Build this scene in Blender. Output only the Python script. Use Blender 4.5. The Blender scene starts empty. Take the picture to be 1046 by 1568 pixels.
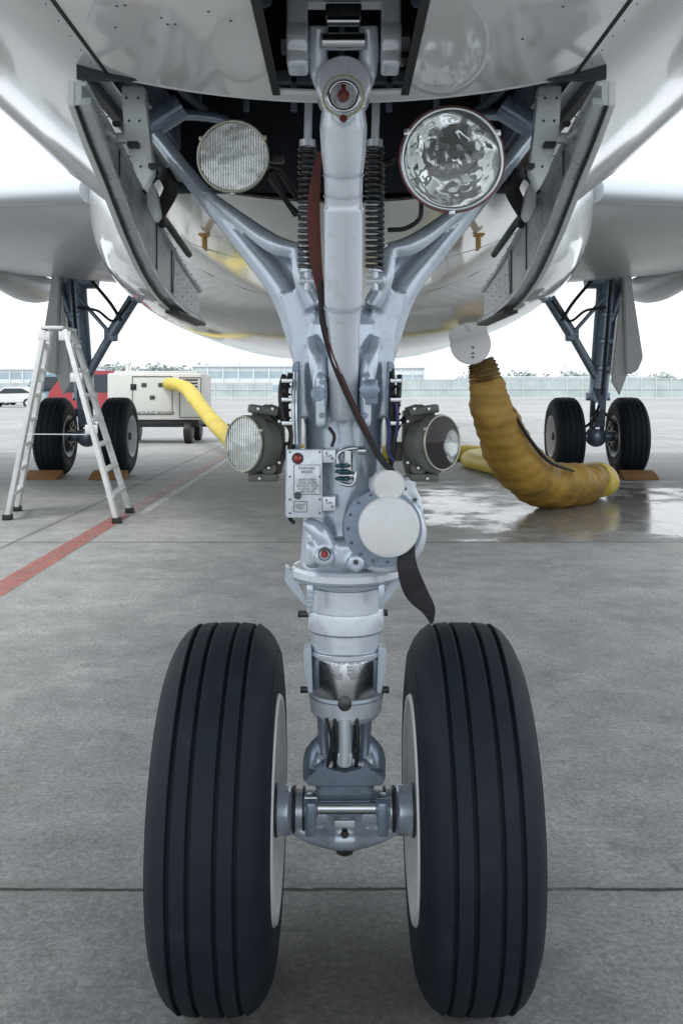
import bpy, bmesh, math, random
from mathutils import Vector, Matrix
random.seed(7)
scene=bpy.context.scene
scene.view_settings.view_transform='Standard'
scene.view_settings.look='None'
scene.view_settings.exposure=0
F=1494.0; CZ=1.28
# image pixel (u,v) plus estimated depth y from the camera -> metres
def E(u,v,y=2.1): return Vector(((u-523)*y/F, y, CZ+(597-v)*y/F))
K=2.1/F

# ---------------------------------------------------------------- materials
def mat(name,col,rough=.5,metal=0,var=.12,vs=6,bump=0,bs=80,coat=0,rvar=.1,dirt=None,dirt_amt=.3,dirt_s=3,stretch=(1,1,1),spec=.5):
    m=bpy.data.materials.new(name); m.use_nodes=True
    nt=m.node_tree; N=nt.nodes; L=nt.links
    b=N['Principled BSDF']; b.inputs['Specular IOR Level'].default_value=spec
    tc=N.new('ShaderNodeTexCoord')
    mp=N.new('ShaderNodeMapping'); mp.inputs['Scale'].default_value=stretch
    L.new(tc.outputs['Object'],mp.inputs['Vector'])
    no=N.new('ShaderNodeTexNoise'); no.inputs['Scale'].default_value=vs; no.inputs['Detail'].default_value=3
    no.inputs['Roughness'].default_value=.65
    L.new(mp.outputs[0],no.inputs['Vector'])
    mr=N.new('ShaderNodeMapRange'); mr.inputs[1].default_value=.3; mr.inputs[2].default_value=.7
    mr.inputs[3].default_value=1-var; mr.inputs[4].default_value=1+var*.5
    L.new(no.outputs[0],mr.inputs[0])
    mx=N.new('ShaderNodeMixRGB'); mx.blend_type='MULTIPLY'; mx.inputs[0].default_value=1
    mx.inputs[1].default_value=(*col,1); L.new(mr.outputs[0],mx.inputs[2])
    out=mx.outputs[0]
    if dirt:
        n2=N.new('ShaderNodeTexNoise'); n2.inputs['Scale'].default_value=dirt_s; n2.inputs['Detail'].default_value=6
        n2.inputs['Roughness'].default_value=.75
        L.new(mp.outputs[0],n2.inputs['Vector'])
        m2=N.new('ShaderNodeMapRange'); m2.inputs[1].default_value=.52; m2.inputs[2].default_value=.75
        m2.inputs[4].default_value=dirt_amt
        L.new(n2.outputs[0],m2.inputs[0])
        mx2=N.new('ShaderNodeMixRGB'); L.new(m2.outputs[0],mx2.inputs[0]); L.new(out,mx2.inputs[1]); mx2.inputs[2].default_value=(*dirt,1)
        out=mx2.outputs[0]
    L.new(out,b.inputs['Base Color'])
    r=N.new('ShaderNodeMapRange'); r.inputs[1].default_value=.3; r.inputs[2].default_value=.7
    r.inputs[3].default_value=max(.02,rough-rvar*.5); r.inputs[4].default_value=min(1,rough+rvar*.5)
    L.new(no.outputs[0],r.inputs[0]); L.new(r.outputs[0],b.inputs['Roughness'])
    b.inputs['Metallic'].default_value=metal
    if coat: b.inputs['Coat Weight'].default_value=coat; b.inputs['Coat Roughness'].default_value=.06
    if bump:
        n3=N.new('ShaderNodeTexNoise'); n3.inputs['Scale'].default_value=bs; n3.inputs['Detail'].default_value=2
        L.new(mp.outputs[0],n3.inputs['Vector'])
        bp=N.new('ShaderNodeBump'); bp.inputs['Strength'].default_value=1; bp.inputs['Distance'].default_value=bump
        L.new(n3.outputs[0],bp.inputs['Height']); L.new(bp.outputs[0],b.inputs['Normal'])
    return m

GEAR=mat('gear_paint',(.52,.595,.68),.22,.42,.06,9,.0002,40,.45,dirt=(.09,.10,.12),dirt_amt=.4,dirt_s=16)
GEAR2=mat('gear_paint_blue',(.22,.28,.36),.24,.4,.12,12,.0003,50,.3,dirt=(.04,.05,.07),dirt_amt=.5,dirt_s=16)
GEARW=mat('gear_paint_white',(.68,.735,.80),.22,.25,.06,9,.0002,50,.4,dirt=(.18,.18,.19),dirt_amt=.45,dirt_s=18)
DOORG=mat('door_inner_grey',(.52,.56,.57),.30,.25,.10,9,.0003,60,.2,dirt=(.14,.14,.14),dirt_amt=.4,dirt_s=12)
SKIN=mat('fuselage_white',(.70,.725,.72),.10,0,.05,1.2,.006,1.5,.6,dirt=(.4,.4,.37),dirt_amt=.3,dirt_s=3,stretch=(1,.35,1),rvar=.05)
WINGM=mat('wing_grey',(.50,.52,.53),.32,.1,.06,.8,0,10,.1,dirt=(.35,.35,.35),dirt_amt=.25,dirt_s=1.0)
SLAT=mat('slat_bare_metal',(.62,.66,.70),.3,.6,.03,.6)
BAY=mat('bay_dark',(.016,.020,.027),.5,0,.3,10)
BLACK=mat('black_rubber',(.012,.012,.014),.5,0,.2,20)
SEAM=mat('seam_dark',(.02,.02,.02),.7)
TYRE=mat('tyre_rubber',(.0085,.0135,.022),.66,0,.3,14,.0006,160,0,dirt=(.028,.034,.044),dirt_amt=.45,dirt_s=9,spec=.28)
CHROME=mat('chrome',(.78,.79,.8),.12,1,.04,20,0)
STEEL=mat('brushed_steel',(.60,.63,.66),.22,1,.06,12,.0001,60)
DSTEEL=mat('dark_steel',(.09,.095,.10),.4,.7,.3,40,.0003,120)
RIM=mat('wheel_rim_paint',(.70,.71,.72),.35,0,.06,12,.0002,80,0,dirt=(.25,.25,.25),dirt_amt=.3,dirt_s=18)
OLIVE=mat('lamp_housing_olive',(.12,.125,.108),.40,.1,.2,20,.0004,100,0,dirt=(.05,.05,.045),dirt_amt=.4,dirt_s=22)
BEZEL=mat('lamp_bezel',(.36,.36,.30),.3,.7,.1,20)
RED=mat('red_lens',(.30,.02,.015),.2,0,.1,30,coat=.6)
REDRIM=mat('red_seal',(.20,.03,.04),.4)
BRASS=mat('brass_ring',(.40,.39,.20),.35,.3,.2,30)
RIBBON=mat('red_ribbon',(.11,.026,.022),.75,0,.4,30,.002,90)
STRAP=mat('dark_strap',(.02,.019,.022),.7,0,.4,40,.0015,120)
WHITEP=mat('white_cover',(.74,.76,.77),.35,0,.04,15,.0002,40,0,dirt=(.45,.45,.45),dirt_amt=.3,dirt_s=14)
ALU=mat('ladder_aluminium',(.70,.72,.72),.4,.2,.12,14)
TAN=mat('duct_tan',(.36,.215,.035),.5,0,.3,4,.03,5,0,dirt=(.11,.06,.018),dirt_amt=.85,dirt_s=1.5)
YEL=mat('duct_yellow',(.66,.51,.07),.5,0,.2,6,.02,6,0,dirt=(.33,.22,.04),dirt_amt=.5,dirt_s=3)
LABEL=mat('label_text',(.03,.03,.04),.6)
WOOD=mat('chock_wood',(.30,.16,.06),.7,0,.3,8,.003,40)
BLUEW=mat('blue_wire',(.02,.03,.12),.4)
YTAG=mat('orange_tag',(.46,.27,.08),.5)

def mirror_mat(name,bd,bs,rough=.06):
    m=bpy.data.materials.new(name); m.use_nodes=True; nt=m.node_tree; N=nt.nodes; L=nt.links; b=N['Principled BSDF']
    b.inputs['Base Color'].default_value=(.97,.97,.98,1); b.inputs['Metallic'].default_value=1; b.inputs['Roughness'].default_value=rough
    tc=N.new('ShaderNodeTexCoord'); v=N.new('ShaderNodeTexNoise'); v.inputs['Scale'].default_value=bs; v.inputs['Detail'].default_value=1; L.new(tc.outputs['Object'],v.inputs['Vector'])
    bp=N.new('ShaderNodeBump'); bp.inputs['Distance'].default_value=bd; L.new(v.outputs[0],bp.inputs['Height']); L.new(bp.outputs[0],b.inputs['Normal'])
    return m
MIRROR=mirror_mat('reflector',.010,22)
MIRROR2=mirror_mat('faceted_reflector',.006,60,.12)
def glass_clear():
    m=bpy.data.materials.new('clear_glass'); m.use_nodes=True; nt=m.node_tree; N=nt.nodes; L=nt.links
    N.remove(N['Principled BSDF']); o=N['Material Output']
    t=N.new('ShaderNodeBsdfTransparent'); t.inputs[0].default_value=(.97,.98,.98,1)
    g=N.new('ShaderNodeBsdfGlossy'); g.inputs['Roughness'].default_value=.03
    f=N.new('ShaderNodeFresnel'); f.inputs[0].default_value=1.5
    mx=N.new('ShaderNodeMixShader'); L.new(f.outputs[0],mx.inputs[0]); L.new(t.outputs[0],mx.inputs[1]); L.new(g.outputs[0],mx.inputs[2]); L.new(mx.outputs[0],o.inputs[0])
    return m
GLASS=glass_clear()
def glass_ribbed():
    m=bpy.data.materials.new('fluted_glass'); m.use_nodes=True; nt=m.node_tree; N=nt.nodes; L=nt.links
    N.remove(N['Principled BSDF']); o=N['Material Output']
    t=N.new('ShaderNodeBsdfTransparent'); t.inputs[0].default_value=(.95,.97,.96,1)
    g=N.new('ShaderNodeBsdfGlossy'); g.inputs['Roughness'].default_value=.15; g.inputs[0].default_value=(.93,.95,.94,1)
    d=N.new('ShaderNodeBsdfTranslucent'); d.inputs[0].default_value=(.85,.87,.86,1)
    tc=N.new('ShaderNodeTexCoord'); w=N.new('ShaderNodeTexWave'); w.bands_direction='X'; w.inputs['Scale'].default_value=62; w.inputs['Distortion'].default_value=.2
    n=N.new('ShaderNodeTexNoise'); n.inputs['Scale'].default_value=28; n.inputs['Detail'].default_value=1
    L.new(tc.outputs['Object'],w.inputs['Vector']); L.new(tc.outputs['Object'],n.inputs['Vector'])
    a=N.new('ShaderNodeMath'); a.operation='MULTIPLY_ADD'; L.new(n.outputs[0],a.inputs[0]); a.inputs[1].default_value=3; L.new(w.outputs['Fac'],a.inputs[2])
    bp=N.new('ShaderNodeBump'); bp.inputs['Distance'].default_value=.0016; L.new(a.outputs[0],bp.inputs['Height'])
    L.new(bp.outputs[0],g.inputs['Normal'])
    m1=N.new('ShaderNodeMixShader'); m1.inputs[0].default_value=.28; L.new(t.outputs[0],m1.inputs[1]); L.new(d.outputs[0],m1.inputs[2])
    r=N.new('ShaderNodeMapRange'); r.inputs[1].default_value=0; r.inputs[2].default_value=1; r.inputs[3].default_value=.18; r.inputs[4].default_value=.5; L.new(w.outputs['Fac'],r.inputs[0])
    m2=N.new('ShaderNodeMixShader'); L.new(r.outputs[0],m2.inputs[0]); L.new(m1.outputs[0],m2.inputs[1]); L.new(g.outputs[0],m2.inputs[2]); L.new(m2.outputs[0],o.inputs[0])
    return m
RGLASS=glass_ribbed()

# ---------------------------------------------------------------- mesh helpers
CUR=None
def root(name,loc=(0,0,0)):
    global CUR
    o=bpy.data.objects.new(name,None); o.empty_display_size=.2; o.location=loc
    scene.collection.objects.link(o); CUR=o; return o
def done(bm,name,m,remesh=None,sm=6,angle=38,top=False,recalc=True):
    if recalc: bmesh.ops.recalc_face_normals(bm,faces=bm.faces[:])
    me=bpy.data.meshes.new(name); bm.to_mesh(me); bm.free()
    for p in me.polygons: p.use_smooth=True
    if not remesh:
        me.set_sharp_from_angle(angle=math.radians(angle))
    me.materials.append(m)
    o=bpy.data.objects.new(name,me); scene.collection.objects.link(o)
    if remesh:
        r=o.modifiers.new('r','REMESH'); r.mode='VOXEL'; r.voxel_size=remesh; r.use_smooth_shade=True
        s=o.modifiers.new('s','SMOOTH'); s.factor=.5; s.iterations=sm
    if CUR and not top:
        o.parent=CUR; o.location=-CUR.location
    return o
def frame(d):
    d=d.normalized(); a=Vector((0,0,1)) if abs(d.z)<.9 else Vector((1,0,0))
    x=d.cross(a).normalized(); y=d.cross(x).normalized(); return x,y,d
def lathe(bm,p,axis,prof,n=40,closed=False):
    x,y,d=frame(Vector(axis)); p=Vector(p); rings=[]
    for t,r in prof:
        c=p+d*t
        if r<1e-6: rings.append([bm.verts.new(c)])
        else: rings.append([bm.verts.new(c+x*(r*math.cos(2*math.pi*i/n))+y*(r*math.sin(2*math.pi*i/n))) for i in range(n)])
    def conn(a,b):
        for i in range(n):
            j=(i+1)%n
            if len(a)==1 and len(b)==1: return
            if len(a)==1: bm.faces.new((a[0],b[i],b[j]))
            elif len(b)==1: bm.faces.new((a[i],b[0],a[j]))
            else: bm.faces.new((a[i],b[i],b[j],a[j]))
    for k in range(len(rings)-1): conn(rings[k],rings[k+1])
    if closed: conn(rings[-1],rings[0])
    else:
        if len(rings[0])>1: bm.faces.new(rings[0])
        if len(rings[-1])>1: bm.faces.new(rings[-1])
def vlathe(bm,u,y,pr,n=56):
    k=y/F; v0=pr[0][0]; lathe(bm,E(u,v0,y),(0,0,-1),[((v-v0)*k,r*k) for v,r in pr],n)
def cyl(bm,p1,p2,r1,r2=None,n=20,bev=.0):
    p1=Vector(p1);p2=Vector(p2); r2=r1 if r2 is None else r2; L=(p2-p1).length
    if bev: lathe(bm,p1,p2-p1,[(0,r1-bev),(bev,r1),(L-bev,r2),(L,r2-bev)],n)
    else: lathe(bm,p1,p2-p1,[(0,r1),(L,r2)],n)
def sph(bm,c,r,s=(1,1,1)):
    m=Matrix.Translation(Vector(c))@Matrix.Diagonal((s[0],s[1],s[2],1)); bmesh.ops.create_uvsphere(bm,u_segments=24,v_segments=14,radius=r,matrix=m)
def box(bm,c,s,rot=None,bev=.003,seg=2):
    m=Matrix.Translation(Vector(c))
    if rot: m=m@rot.to_4x4()
    m=m@Matrix.Diagonal((s[0],s[1],s[2],1))
    g=bmesh.ops.create_cube(bm,size=1,matrix=m)
    if bev:
        es=set(e for v in g['verts'] for e in v.link_edges)
        bmesh.ops.bevel(bm,geom=list(es),offset=bev,segments=seg,affect='EDGES',profile=.5)
def bar(bm,p1,p2,w,h,bev=.002):
    p1=Vector(p1);p2=Vector(p2); x,y,d=frame(p2-p1)
    rot=Matrix((x,y,d)).transposed(); box(bm,(p1+p2)/2,(w,h,(p2-p1).length),rot,bev)
def cat(pts,sub):
    P=[pts[0]]+list(pts)+[pts[-1]]; out=[]
    for i in range(1,len(P)-2):
        for s in range(sub):
            t=s/sub; a,b,c,d=P[i-1],P[i],P[i+1],P[i+2]
            out.append(.5*((2*b)+(c-a)*t+(2*a-5*b+4*c-d)*t*t+(3*b-a-3*c+d)*t**3))
    out.append(P[-2]); return out
def sweep(bm,pts,rad,n=14,flat=1.0,sub=8,nrm=None,rf=None):
    pts=[Vector(p) for p in pts]
    if not isinstance(rad,(list,tuple)): rad=[rad]*len(pts)
    rr=[q.x for q in cat([Vector((r,0,0)) for r in rad],sub)]; pp=cat(pts,sub)
    t0=(pp[1]-pp[0]).normalized()
    if nrm: x=(Vector(nrm)-t0*Vector(nrm).dot(t0)).normalized()
    else: x=frame(t0)[0]
    rings=[]
    for i,p in enumerate(pp):
        t=(pp[min(i+1,len(pp)-1)]-pp[max(i-1,0)]).normalized()
        x=(x-t*x.dot(t)).normalized(); y=t.cross(x)
        r=rr[i]
        rg=[]
        for k in range(n):
            q=r*(rf(i/(len(pp)-1),2*math.pi*k/n) if rf else 1)
            rg.append(bm.verts.new(p+x*(q*flat*math.cos(2*math.pi*k/n))+y*(q*math.sin(2*math.pi*k/n))))
        rings.append(rg)
    for a,b in zip(rings,rings[1:]):
        for k in range(n): bm.faces.new((a[k],a[(k+1)%n],b[(k+1)%n],b[k]))
    bm.faces.new(rings[0]); bm.faces.new(rings[-1])
def prism(bm,pts,vec,bev=0):
    pts=[Vector(p) for p in pts]; vec=Vector(vec)
    a=[bm.verts.new(p) for p in pts]; b=[bm.verts.new(p+vec) for p in pts]; n=len(a)
    fs=[bm.faces.new(a),bm.faces.new(b[::-1])]
    for i in range(n): fs.append(bm.faces.new((a[i],b[i],b[(i+1)%n],a[(i+1)%n])))
    if bev:
        es=set(e for f in fs for e in f.edges); bmesh.ops.bevel(bm,geom=list(es),offset=bev,segments=2,affect='EDGES')
def torus(bm,c,axis,R,r,n=48,m=10):
    lathe(bm,c,axis,[(r*math.sin(2*math.pi*i/m),R+r*math.cos(2*math.pi*i/m)) for i in range(m)],n,closed=True)
def nb(): return bmesh.new()
def hexnut(bm,c,axis,r,h): lathe(bm,c,axis,[(0,r),(h*.85,r),(h,r*.85)],6)
def text(s,loc,size,m=LABEL,align='CENTER'):
    c=bpy.data.curves.new('label_text','FONT'); c.body=s; c.size=size; c.align_x=align; c.align_y='CENTER'; c.space_line=.9
    o=bpy.data.objects.new('label_text',c); o.data.materials.append(m); scene.collection.objects.link(o)
    o.rotation_euler=(math.radians(90),0,0); o.parent=CUR; o.location=Vector(loc)-CUR.location
    return o

# ---------------------------------------------------------------- wheel
def wheel(cx,y,z,R,W,rimr,grooves,tm=TYRE,gd=.010,gw=.0045):
    bm=nb(); h=W/2; s=R/.385
    def cr(x): return R-(abs(x)/h)**2*.012*s
    prof=[]
    half=[(h*.62,R-.0075*s),(h*.74,R-.017*s),(h*.85,R-.033*s),(h*.93,R-.052*s),(h*.98,R-.076*s),(h,R-.098*s),(h*.985,R-.122*s),(h*.95,R-.142*s),(h*.90,rimr+.004*s),(h*.84,rimr-.006*s)]
    for x,r in reversed(half): prof.append((-x,r))
    for g in sorted(grooves):
        prof+=[(g-gw-.002,cr(g)),(g-gw,cr(g)-.0015),(g-gw*.7,cr(g)-gd),(g+gw*.7,cr(g)-gd),(g+gw,cr(g)-.0015),(g+gw+.002,cr(g))]
    for x,r in half: prof.append((x,r))
    prof+=[(h*.6,rimr-.012*s),(-h*.6,rimr-.012*s)]
    lathe(bm,(cx,y,z),(1,0,0),prof,120,closed=True)
    for sg in (1,-1):
        for rr,w in ((R-.115*s,.0012),(R-.06*s,.0012)): torus(bm,(cx+sg*h*(.985 if rr<R-.08*s else .945),y,z),(1,0,0),rr,w*s*1.4,96,6)
    done(bm,'tyre',tm,angle=28)
    bm=nb(); q=rimr/.222
    for sg in (1,-1):
        lathe(bm,(cx,y,z),(sg,0,0),[(h*.62,0),(h*.62,.05*q),(h*.50,.075*q),(h*.42,.13*q),(h*.50,.165*q),(h*.78,.188*q),(h*.86,.20*q),(h*.93,.213*q),(h*1.0,.219*q),(h*1.01,.226*q),(h*.96,.231*q),(h*.85,.226*q),(h*.6,.20*q),(0,.19*q)],72)
    done(bm,'wheel_rim',RIM,angle=30)
    bm=nb()
    for sg in (1,-1):
        for i in range(10):
            a=i*math.pi/5; c=Vector((cx+sg*h*.42,y+.115*q*math.cos(a),z+.115*q*math.sin(a)))
            hexnut(bm,c,(sg,0,0),.010*q,.018*q)
        for i in range(8):
            a=i*math.pi/4+.2; c=Vector((cx+sg*h*.44,y+.150*q*math.cos(a),z+.150*q*math.sin(a)))
            lathe(bm,c,(sg,0,0),[(0,.014*q),(.014*q,.014*q)],14)
        lathe(bm,(cx+sg*h*.5,y,z),(sg,0,0),[(0,.045*q),(h*.35,.042*q),(h*.42,.03*q)],24)
    done(bm,'wheel_bolts',DSTEEL)

# ================================================================= NOSE LANDING GEAR
root('nose_landing_gear',(0,2.1,0))
for cx in (-.249,.263):
    wheel(cx,2.1,.385,.385,.232,.222,[-.060,-.024,.024,.060])

# main casting
bm=nb()
vlathe(bm,526,2.1,[(468,0),(470,40),(500,60),(560,66),(610,65),(650,60),(720,60),(800,62),(858,66),(866,68),(867,0)])
def P3(l,y=2.1): return [E(u,v,y) for u,v in l]
prism(bm,P3([(428,448),(462,440),(500,505),(552,505),(590,440),(624,448),(606,520),(596,640),(456,640),(446,520)],2.05),(0,.10,0))
for s in (1,-1):
    m_=lambda u: u if s==1 else 1052-u
    sweep(bm,[E(m_(232),196,2.2),E(m_(300),283,2.18),E(m_(380),378,2.15),E(m_(436),450,2.12),E(m_(466),530,2.1),E(m_(480),600,2.09)],[12*K,14*K,18*K,22*K,24*K,20*K])
    sweep(bm,[E(m_(318),296,2.15),E(m_(372),340,2.12),E(m_(420),374,2.08),E(m_(458),384,2.06)],[7*K,12*K,15*K,12*K])
    sweep(bm,[E(m_(456),382,2.06),E(m_(462),425,2.05),E(m_(482),470,2.05)],[12*K,13*K,16*K])
    prism(bm,[E(m_(u),v,2.14) for u,v in [(310,290),(372,338),(430,378),(468,386),(488,480),(440,458),(380,382)]],(0,.03,0))
    box(bm,E(m_(492),614,2.02),(16*K,.13,76*K),bev=.008)
    lathe(bm,E(m_(502),600,2.0),((-s),0,0),[(0,22*K),(22*K,22*K)],24)
    sph(bm,E(m_(472),428,2.02),13*K)
    sweep(bm,[E(m_(478),520,2.04),E(m_(486),550,2.0),E(m_(490),585,1.99)],[10*K,14*K,12*K])
# lower body details
box(bm,E(530,845,2.02),(120*K,.10,40*K),bev=.012)
lathe(bm,E(497,849,2.0),(0,-1,0),[(0,20*K),(.03,15*K),(.05,13*K)],24)
lathe(bm,E(545,858,2.0),(0,-1,0),[(0,18*K),(.03,13*K),(.04,12*K)],24)
sweep(bm,[E(470,800,2.0),E(490,815,1.98),E(505,840,1.98)],[10*K,13*K,12*K])
done(bm,'main_fitting',GEAR,remesh=.0032,sm=7)
# stiffener plates + bolts on the fitting flanks
bm=nb()
for s in (1,-1):
    m_=lambda u: u if s==1 else 1052-u
    prism(bm,[E(m_(u),v,2.03) for u,v in [(448,556),(458,552),(462,600),(460,690),(452,690),(446,600)]],(0,.06,0),.002)
    for v in (566,592,630,672): hexnut(bm,E(m_(455),v,2.028),(0,-1,0),3.5*K,.006)
    hexnut(bm,E(m_(493),585,1.955),(0,-1,0),4*K,.008); hexnut(bm,E(m_(493),636,1.955),(0,-1,0),4*K,.008)
done(bm,'fitting_side_plates',GEAR2)

bm=nb()
vlathe(bm,530,2.1,[(858,64),(864,80),(869,84),(878,84),(882,80),(884,76),(888,74),(893,58),(897,54),(930,54),(932,57),(936,58),(960,58),(962,54),(988,54),(992,57),(997,57),(999,52),(1057,52),(1060,56),(1064,56),(1086,54),(1094,48),(1096,40)],80)
done(bm,'lower_cylinder',GEARW,angle=22)
bm=nb(); torus(bm,E(530,895,2.1),(0,0,1),55*K,1.5*K,64); torus(bm,E(530,962,2.1),(0,0,1),55.5*K,1.3*K,64); torus(bm,E(530,934,2.1),(0,0,1),56*K,1.0*K,64); torus(bm,E(530,883,2.1),(0,0,1),80*K,1.2*K,64)
torus(bm,E(530,1062,2.1),(0,0,1),56*K,1*K,64); torus(bm,E(530,990,2.1),(0,0,1),55*K,1.5*K,64); done(bm,'gland_seals',GEAR2)
bm=nb()
prism(bm,[E(437,866,2.08),E(452,880,2.08),E(472,925,2.08),E(466,927,2.08),E(436,890,2.08)],(0,.03,0),.001)
prism(bm,[E(618,864,2.08),E(604,880,2.08),E(582,922,2.08),E(588,926,2.08),E(620,888,2.08)],(0,.03,0),.001)
prism(bm,[E(466,985,2.1),E(478,982,2.1),E(480,1050,2.1),E(474,1052,2.1),E(467,1020,2.1)],(0,-.05,0),.002)
prism(bm,[E(590,985,2.1),E(578,982,2.1),E(576,1050,2.1),E(582,1052,2.1),E(589,1020,2.1)],(0,-.05,0),.002)
box(bm,E(475,916,2.02),(10*K,.02,42*K)); box(bm,E(584,912,2.02),(10*K,.02,36*K))
for i in range(4): cyl(bm,E(470,906+i*7,2.01),E(480,906+i*7,2.01),2.5*K,n=10)
done(bm,'cylinder_brackets',GEAR)
bm=nb()
for u,v in ((462,940),(588,938),(466,1056),(590,1056)):
    cyl(bm,E(526+(u-526)*.75,v),E(u,v),5*K); hexnut(bm,E(u,v),((1 if u>526 else -1),0,0),5.5*K,.008)
lathe(bm,E(528,1076,2.03),(0,-1,0),[(0,10*K),(.012,10*K),(.014,8*K)],20)
done(bm,'clamp_bolts',DSTEEL)
bm=nb(); vlathe(bm,530,2.1,[(1001,54.3),(1003,55),(1054,55),(1056,54.3)],80); done(bm,'nameplate_band',STEEL,angle=25)
text("SHOCK STRUT\nPART NO.\nSER NO.\nOVERHAUL\nINSPECTED",E(508,1028,2.016),.0085)
text("OIL MIL-H\nSHOCK ABS\nPRESS  BAR\nNITROGEN\nSERVICE",E(548,1028,2.016),.0085)
# piston + torque-link bars
bm=nb(); vlathe(bm,528,2.12,[(1090,34),(1210,34)]); done(bm,'oleo_piston',CHROME)
bm=nb()
for u in (495,560):
    sweep(bm,[E(u,1092,2.06),E(u,1130,2.06),E(u+(4 if u<526 else -4),1200,2.05)],[10*K,8*K,11*K],nrm=(0,1,0))
sweep(bm,[E(476,1195,2.05),E(479,1155,2.06),E(494,1128,2.07)],[12*K,13*K,7*K])
sweep(bm,[E(578,1195,2.05),E(576,1155,2.06),E(562,1128,2.07)],[12*K,13*K,7*K])
done(bm,'torque_links',GEAR2,remesh=.003,sm=3)
bm=nb(); cyl(bm,E(528,1098,2.03),E(528,1172,2.03),9*K,11*K,bev=.002); box(bm,E(528,1160,2.03),(22*K,.02,18*K)); done(bm,'link_rod',GEARW)
bm=nb()
for u in (513,546): sweep(bm,[E(u,1100,2.03),E(u+2,1140,2.02),E(u-2,1185,2.03)],3*K)
sweep(bm,[E(500,1100,2.0),E(508,1135,2.0),E(500,1180,2.01)],2.5*K)
done(bm,'brake_lines',BLACK)
# axle
bm=nb()
def xl(u1,u2,v,y,r): cyl(bm,E(u1,v,y),E(u2,v,y),r*K,bev=.004,n=40)
xl(400,652,1240,2.1,30); xl(414,446,1240,2.1,37); xl(606,640,1240,2.1,37); xl(446,472,1240,2.1,32); xl(582,606,1240,2.1,32)
vlathe(bm,528,2.1,[(1160,0),(1161,44),(1180,50),(1195,50),(1210,40),(1240,38),(1262,40),(1284,30),(1298,20),(1300,0)])
sweep(bm,[E(440,1262,2.08),E(480,1280,2.07),E(528,1284,2.06),E(576,1280,2.07),E(616,1262,2.08)],[10*K,12*K,18*K,12*K,10*K])
sph(bm,E(490,1172,2.06),18*K,(1,1,1.3)); sph(bm,E(566,1172,2.06),18*K,(1,1,1.3))
done(bm,'axle_beam',GEAR,remesh=.003,sm=4)
bm=nb(); torus(bm,E(451,1240,2.1),(1,0,0),33*K,3*K); torus(bm,E(602,1240,2.1),(1,0,0),33*K,3*K)
torus(bm,E(424,1240,2.1),(1,0,0),37*K,2.5*K); torus(bm,E(632,1240,2.1),(1,0,0),37*K,2.5*K); torus(bm,E(466,1240,2.1),(1,0,0),33*K,2*K); torus(bm,E(588,1240,2.1),(1,0,0),33*K,2*K)
done(bm,'axle_seals',DSTEEL)
bm=nb(); cyl(bm,E(472,1237,1.99),E(594,1237,1.99),9*K,bev=.003); cyl(bm,E(466,1222,2.0),E(486,1222,2.0),5*K,bev=.001)
done(bm,'link_pin',STEEL)
bm=nb()
for u in (476,586):
    box(bm,E(u,1247,2.0),(16*K,.06,50*K),bev=.006); cyl(bm,E(u-11,1237,1.99),E(u+11,1237,1.99),13*K,bev=.003)
prism(bm,[E(470,1204,2.0),E(586,1204,2.0),E(590,1192,2.0),E(574,1184,2.0),E(560,1172,2.0),E(546,1182,2.0),E(528,1186,2.0),E(510,1182,2.0),E(494,1172,2.0),E(482,1184,2.0),E(468,1192,2.0)],(0,.09,0),.003)
prism(bm,[E(492,1204,2.01),E(564,1204,2.01),E(574,1226,2.01),E(482,1226,2.01)],(0,.05,0),.002)
done(bm,'lower_link_yoke',GEAR2)
bm=nb(); lathe(bm,E(528,1296,2.06),(0,0,-1),[(0,14*K),(8*K,14*K),(12*K,8*K)],6); hexnut(bm,E(528,1275,2.035),(0,-1,0),6*K,.012)
done(bm,'jack_point',DSTEEL)
bm=nb(); box(bm,E(528,1259,2.02),(30*K,.02,10*K),bev=.002); done(bm,'grease_nipple_block',GEARW)

# drag brace (comes up and forward)
A=E(526,152,1.80); B=E(526,650,2.02)
ax=(B-A); Ld=ax.length
bm=nb(); k=1.9/F
lathe(bm,A,ax,[(0,0),(.002,30*k),(.05,35*k),(.10,33*k),(.14,29*k),(.2,28*k),(Ld*.30,29*k),(Ld*.31,30.5*k),(Ld*.60,30*k),(Ld*.62,28*k),(Ld*.66,26*k),(Ld*.97,23*k),(Ld,0)],48)
lathe(bm,E(526,147,1.84),(0,-1,0),[(0,40*k),(.075,40*k),(.085,37*k)],40)
lathe(bm,E(526,182,1.80),(0,-1,0),[(0,16*k),(.045,16*k)],24)
sweep(bm,[E(488,40,1.76),E(488,100,1.78),E(505,140,1.80)],[14*k,15*k,18*k],nrm=(1,0,0))
sweep(bm,[E(564,40,1.76),E(564,100,1.78),E(547,140,1.80)],[14*k,15*k,18*k],nrm=(1,0,0))
done(bm,'drag_brace',GEARW,remesh=.003,sm=3)
bm=nb(); torus(bm,E(526,268,1.835),ax,30*k,1.2*k); torus(bm,E(526,470,1.93),ax,30.5*k,1.2*k); torus(bm,E(526,300,1.85),ax,30*k,.8*k)
done(bm,'brace_rings',GEAR)
bm=nb(); torus(bm,E(526,147,1.754),(0,-1,0),21*k,3*k); done(bm,'brace_bearing_ring',STEEL)
bm=nb(); torus(bm,E(526,147,1.756),(0,-1,0),29*k,1.5*k); lathe(bm,E(526,147,1.757),(0,-1,0),[(0,17*k),(.002,17*k)],30); done(bm,'bearing_cap',BRASS)
bm=nb(); lathe(bm,E(526,147,1.755),(0,-1,0),[(0,9*k),(.006,8*k),(.008,4*k)],20)
lathe(bm,E(526,182,1.757),(0,-1,0),[(0,6*k),(.006,5*k)],16); box(bm,E(526,140,1.748),(7*k,.008,20*k),bev=.002)
done(bm,'brace_pin_red',mat('dark_red_pin',(.12,.02,.015),.35))
bm=nb()
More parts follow.
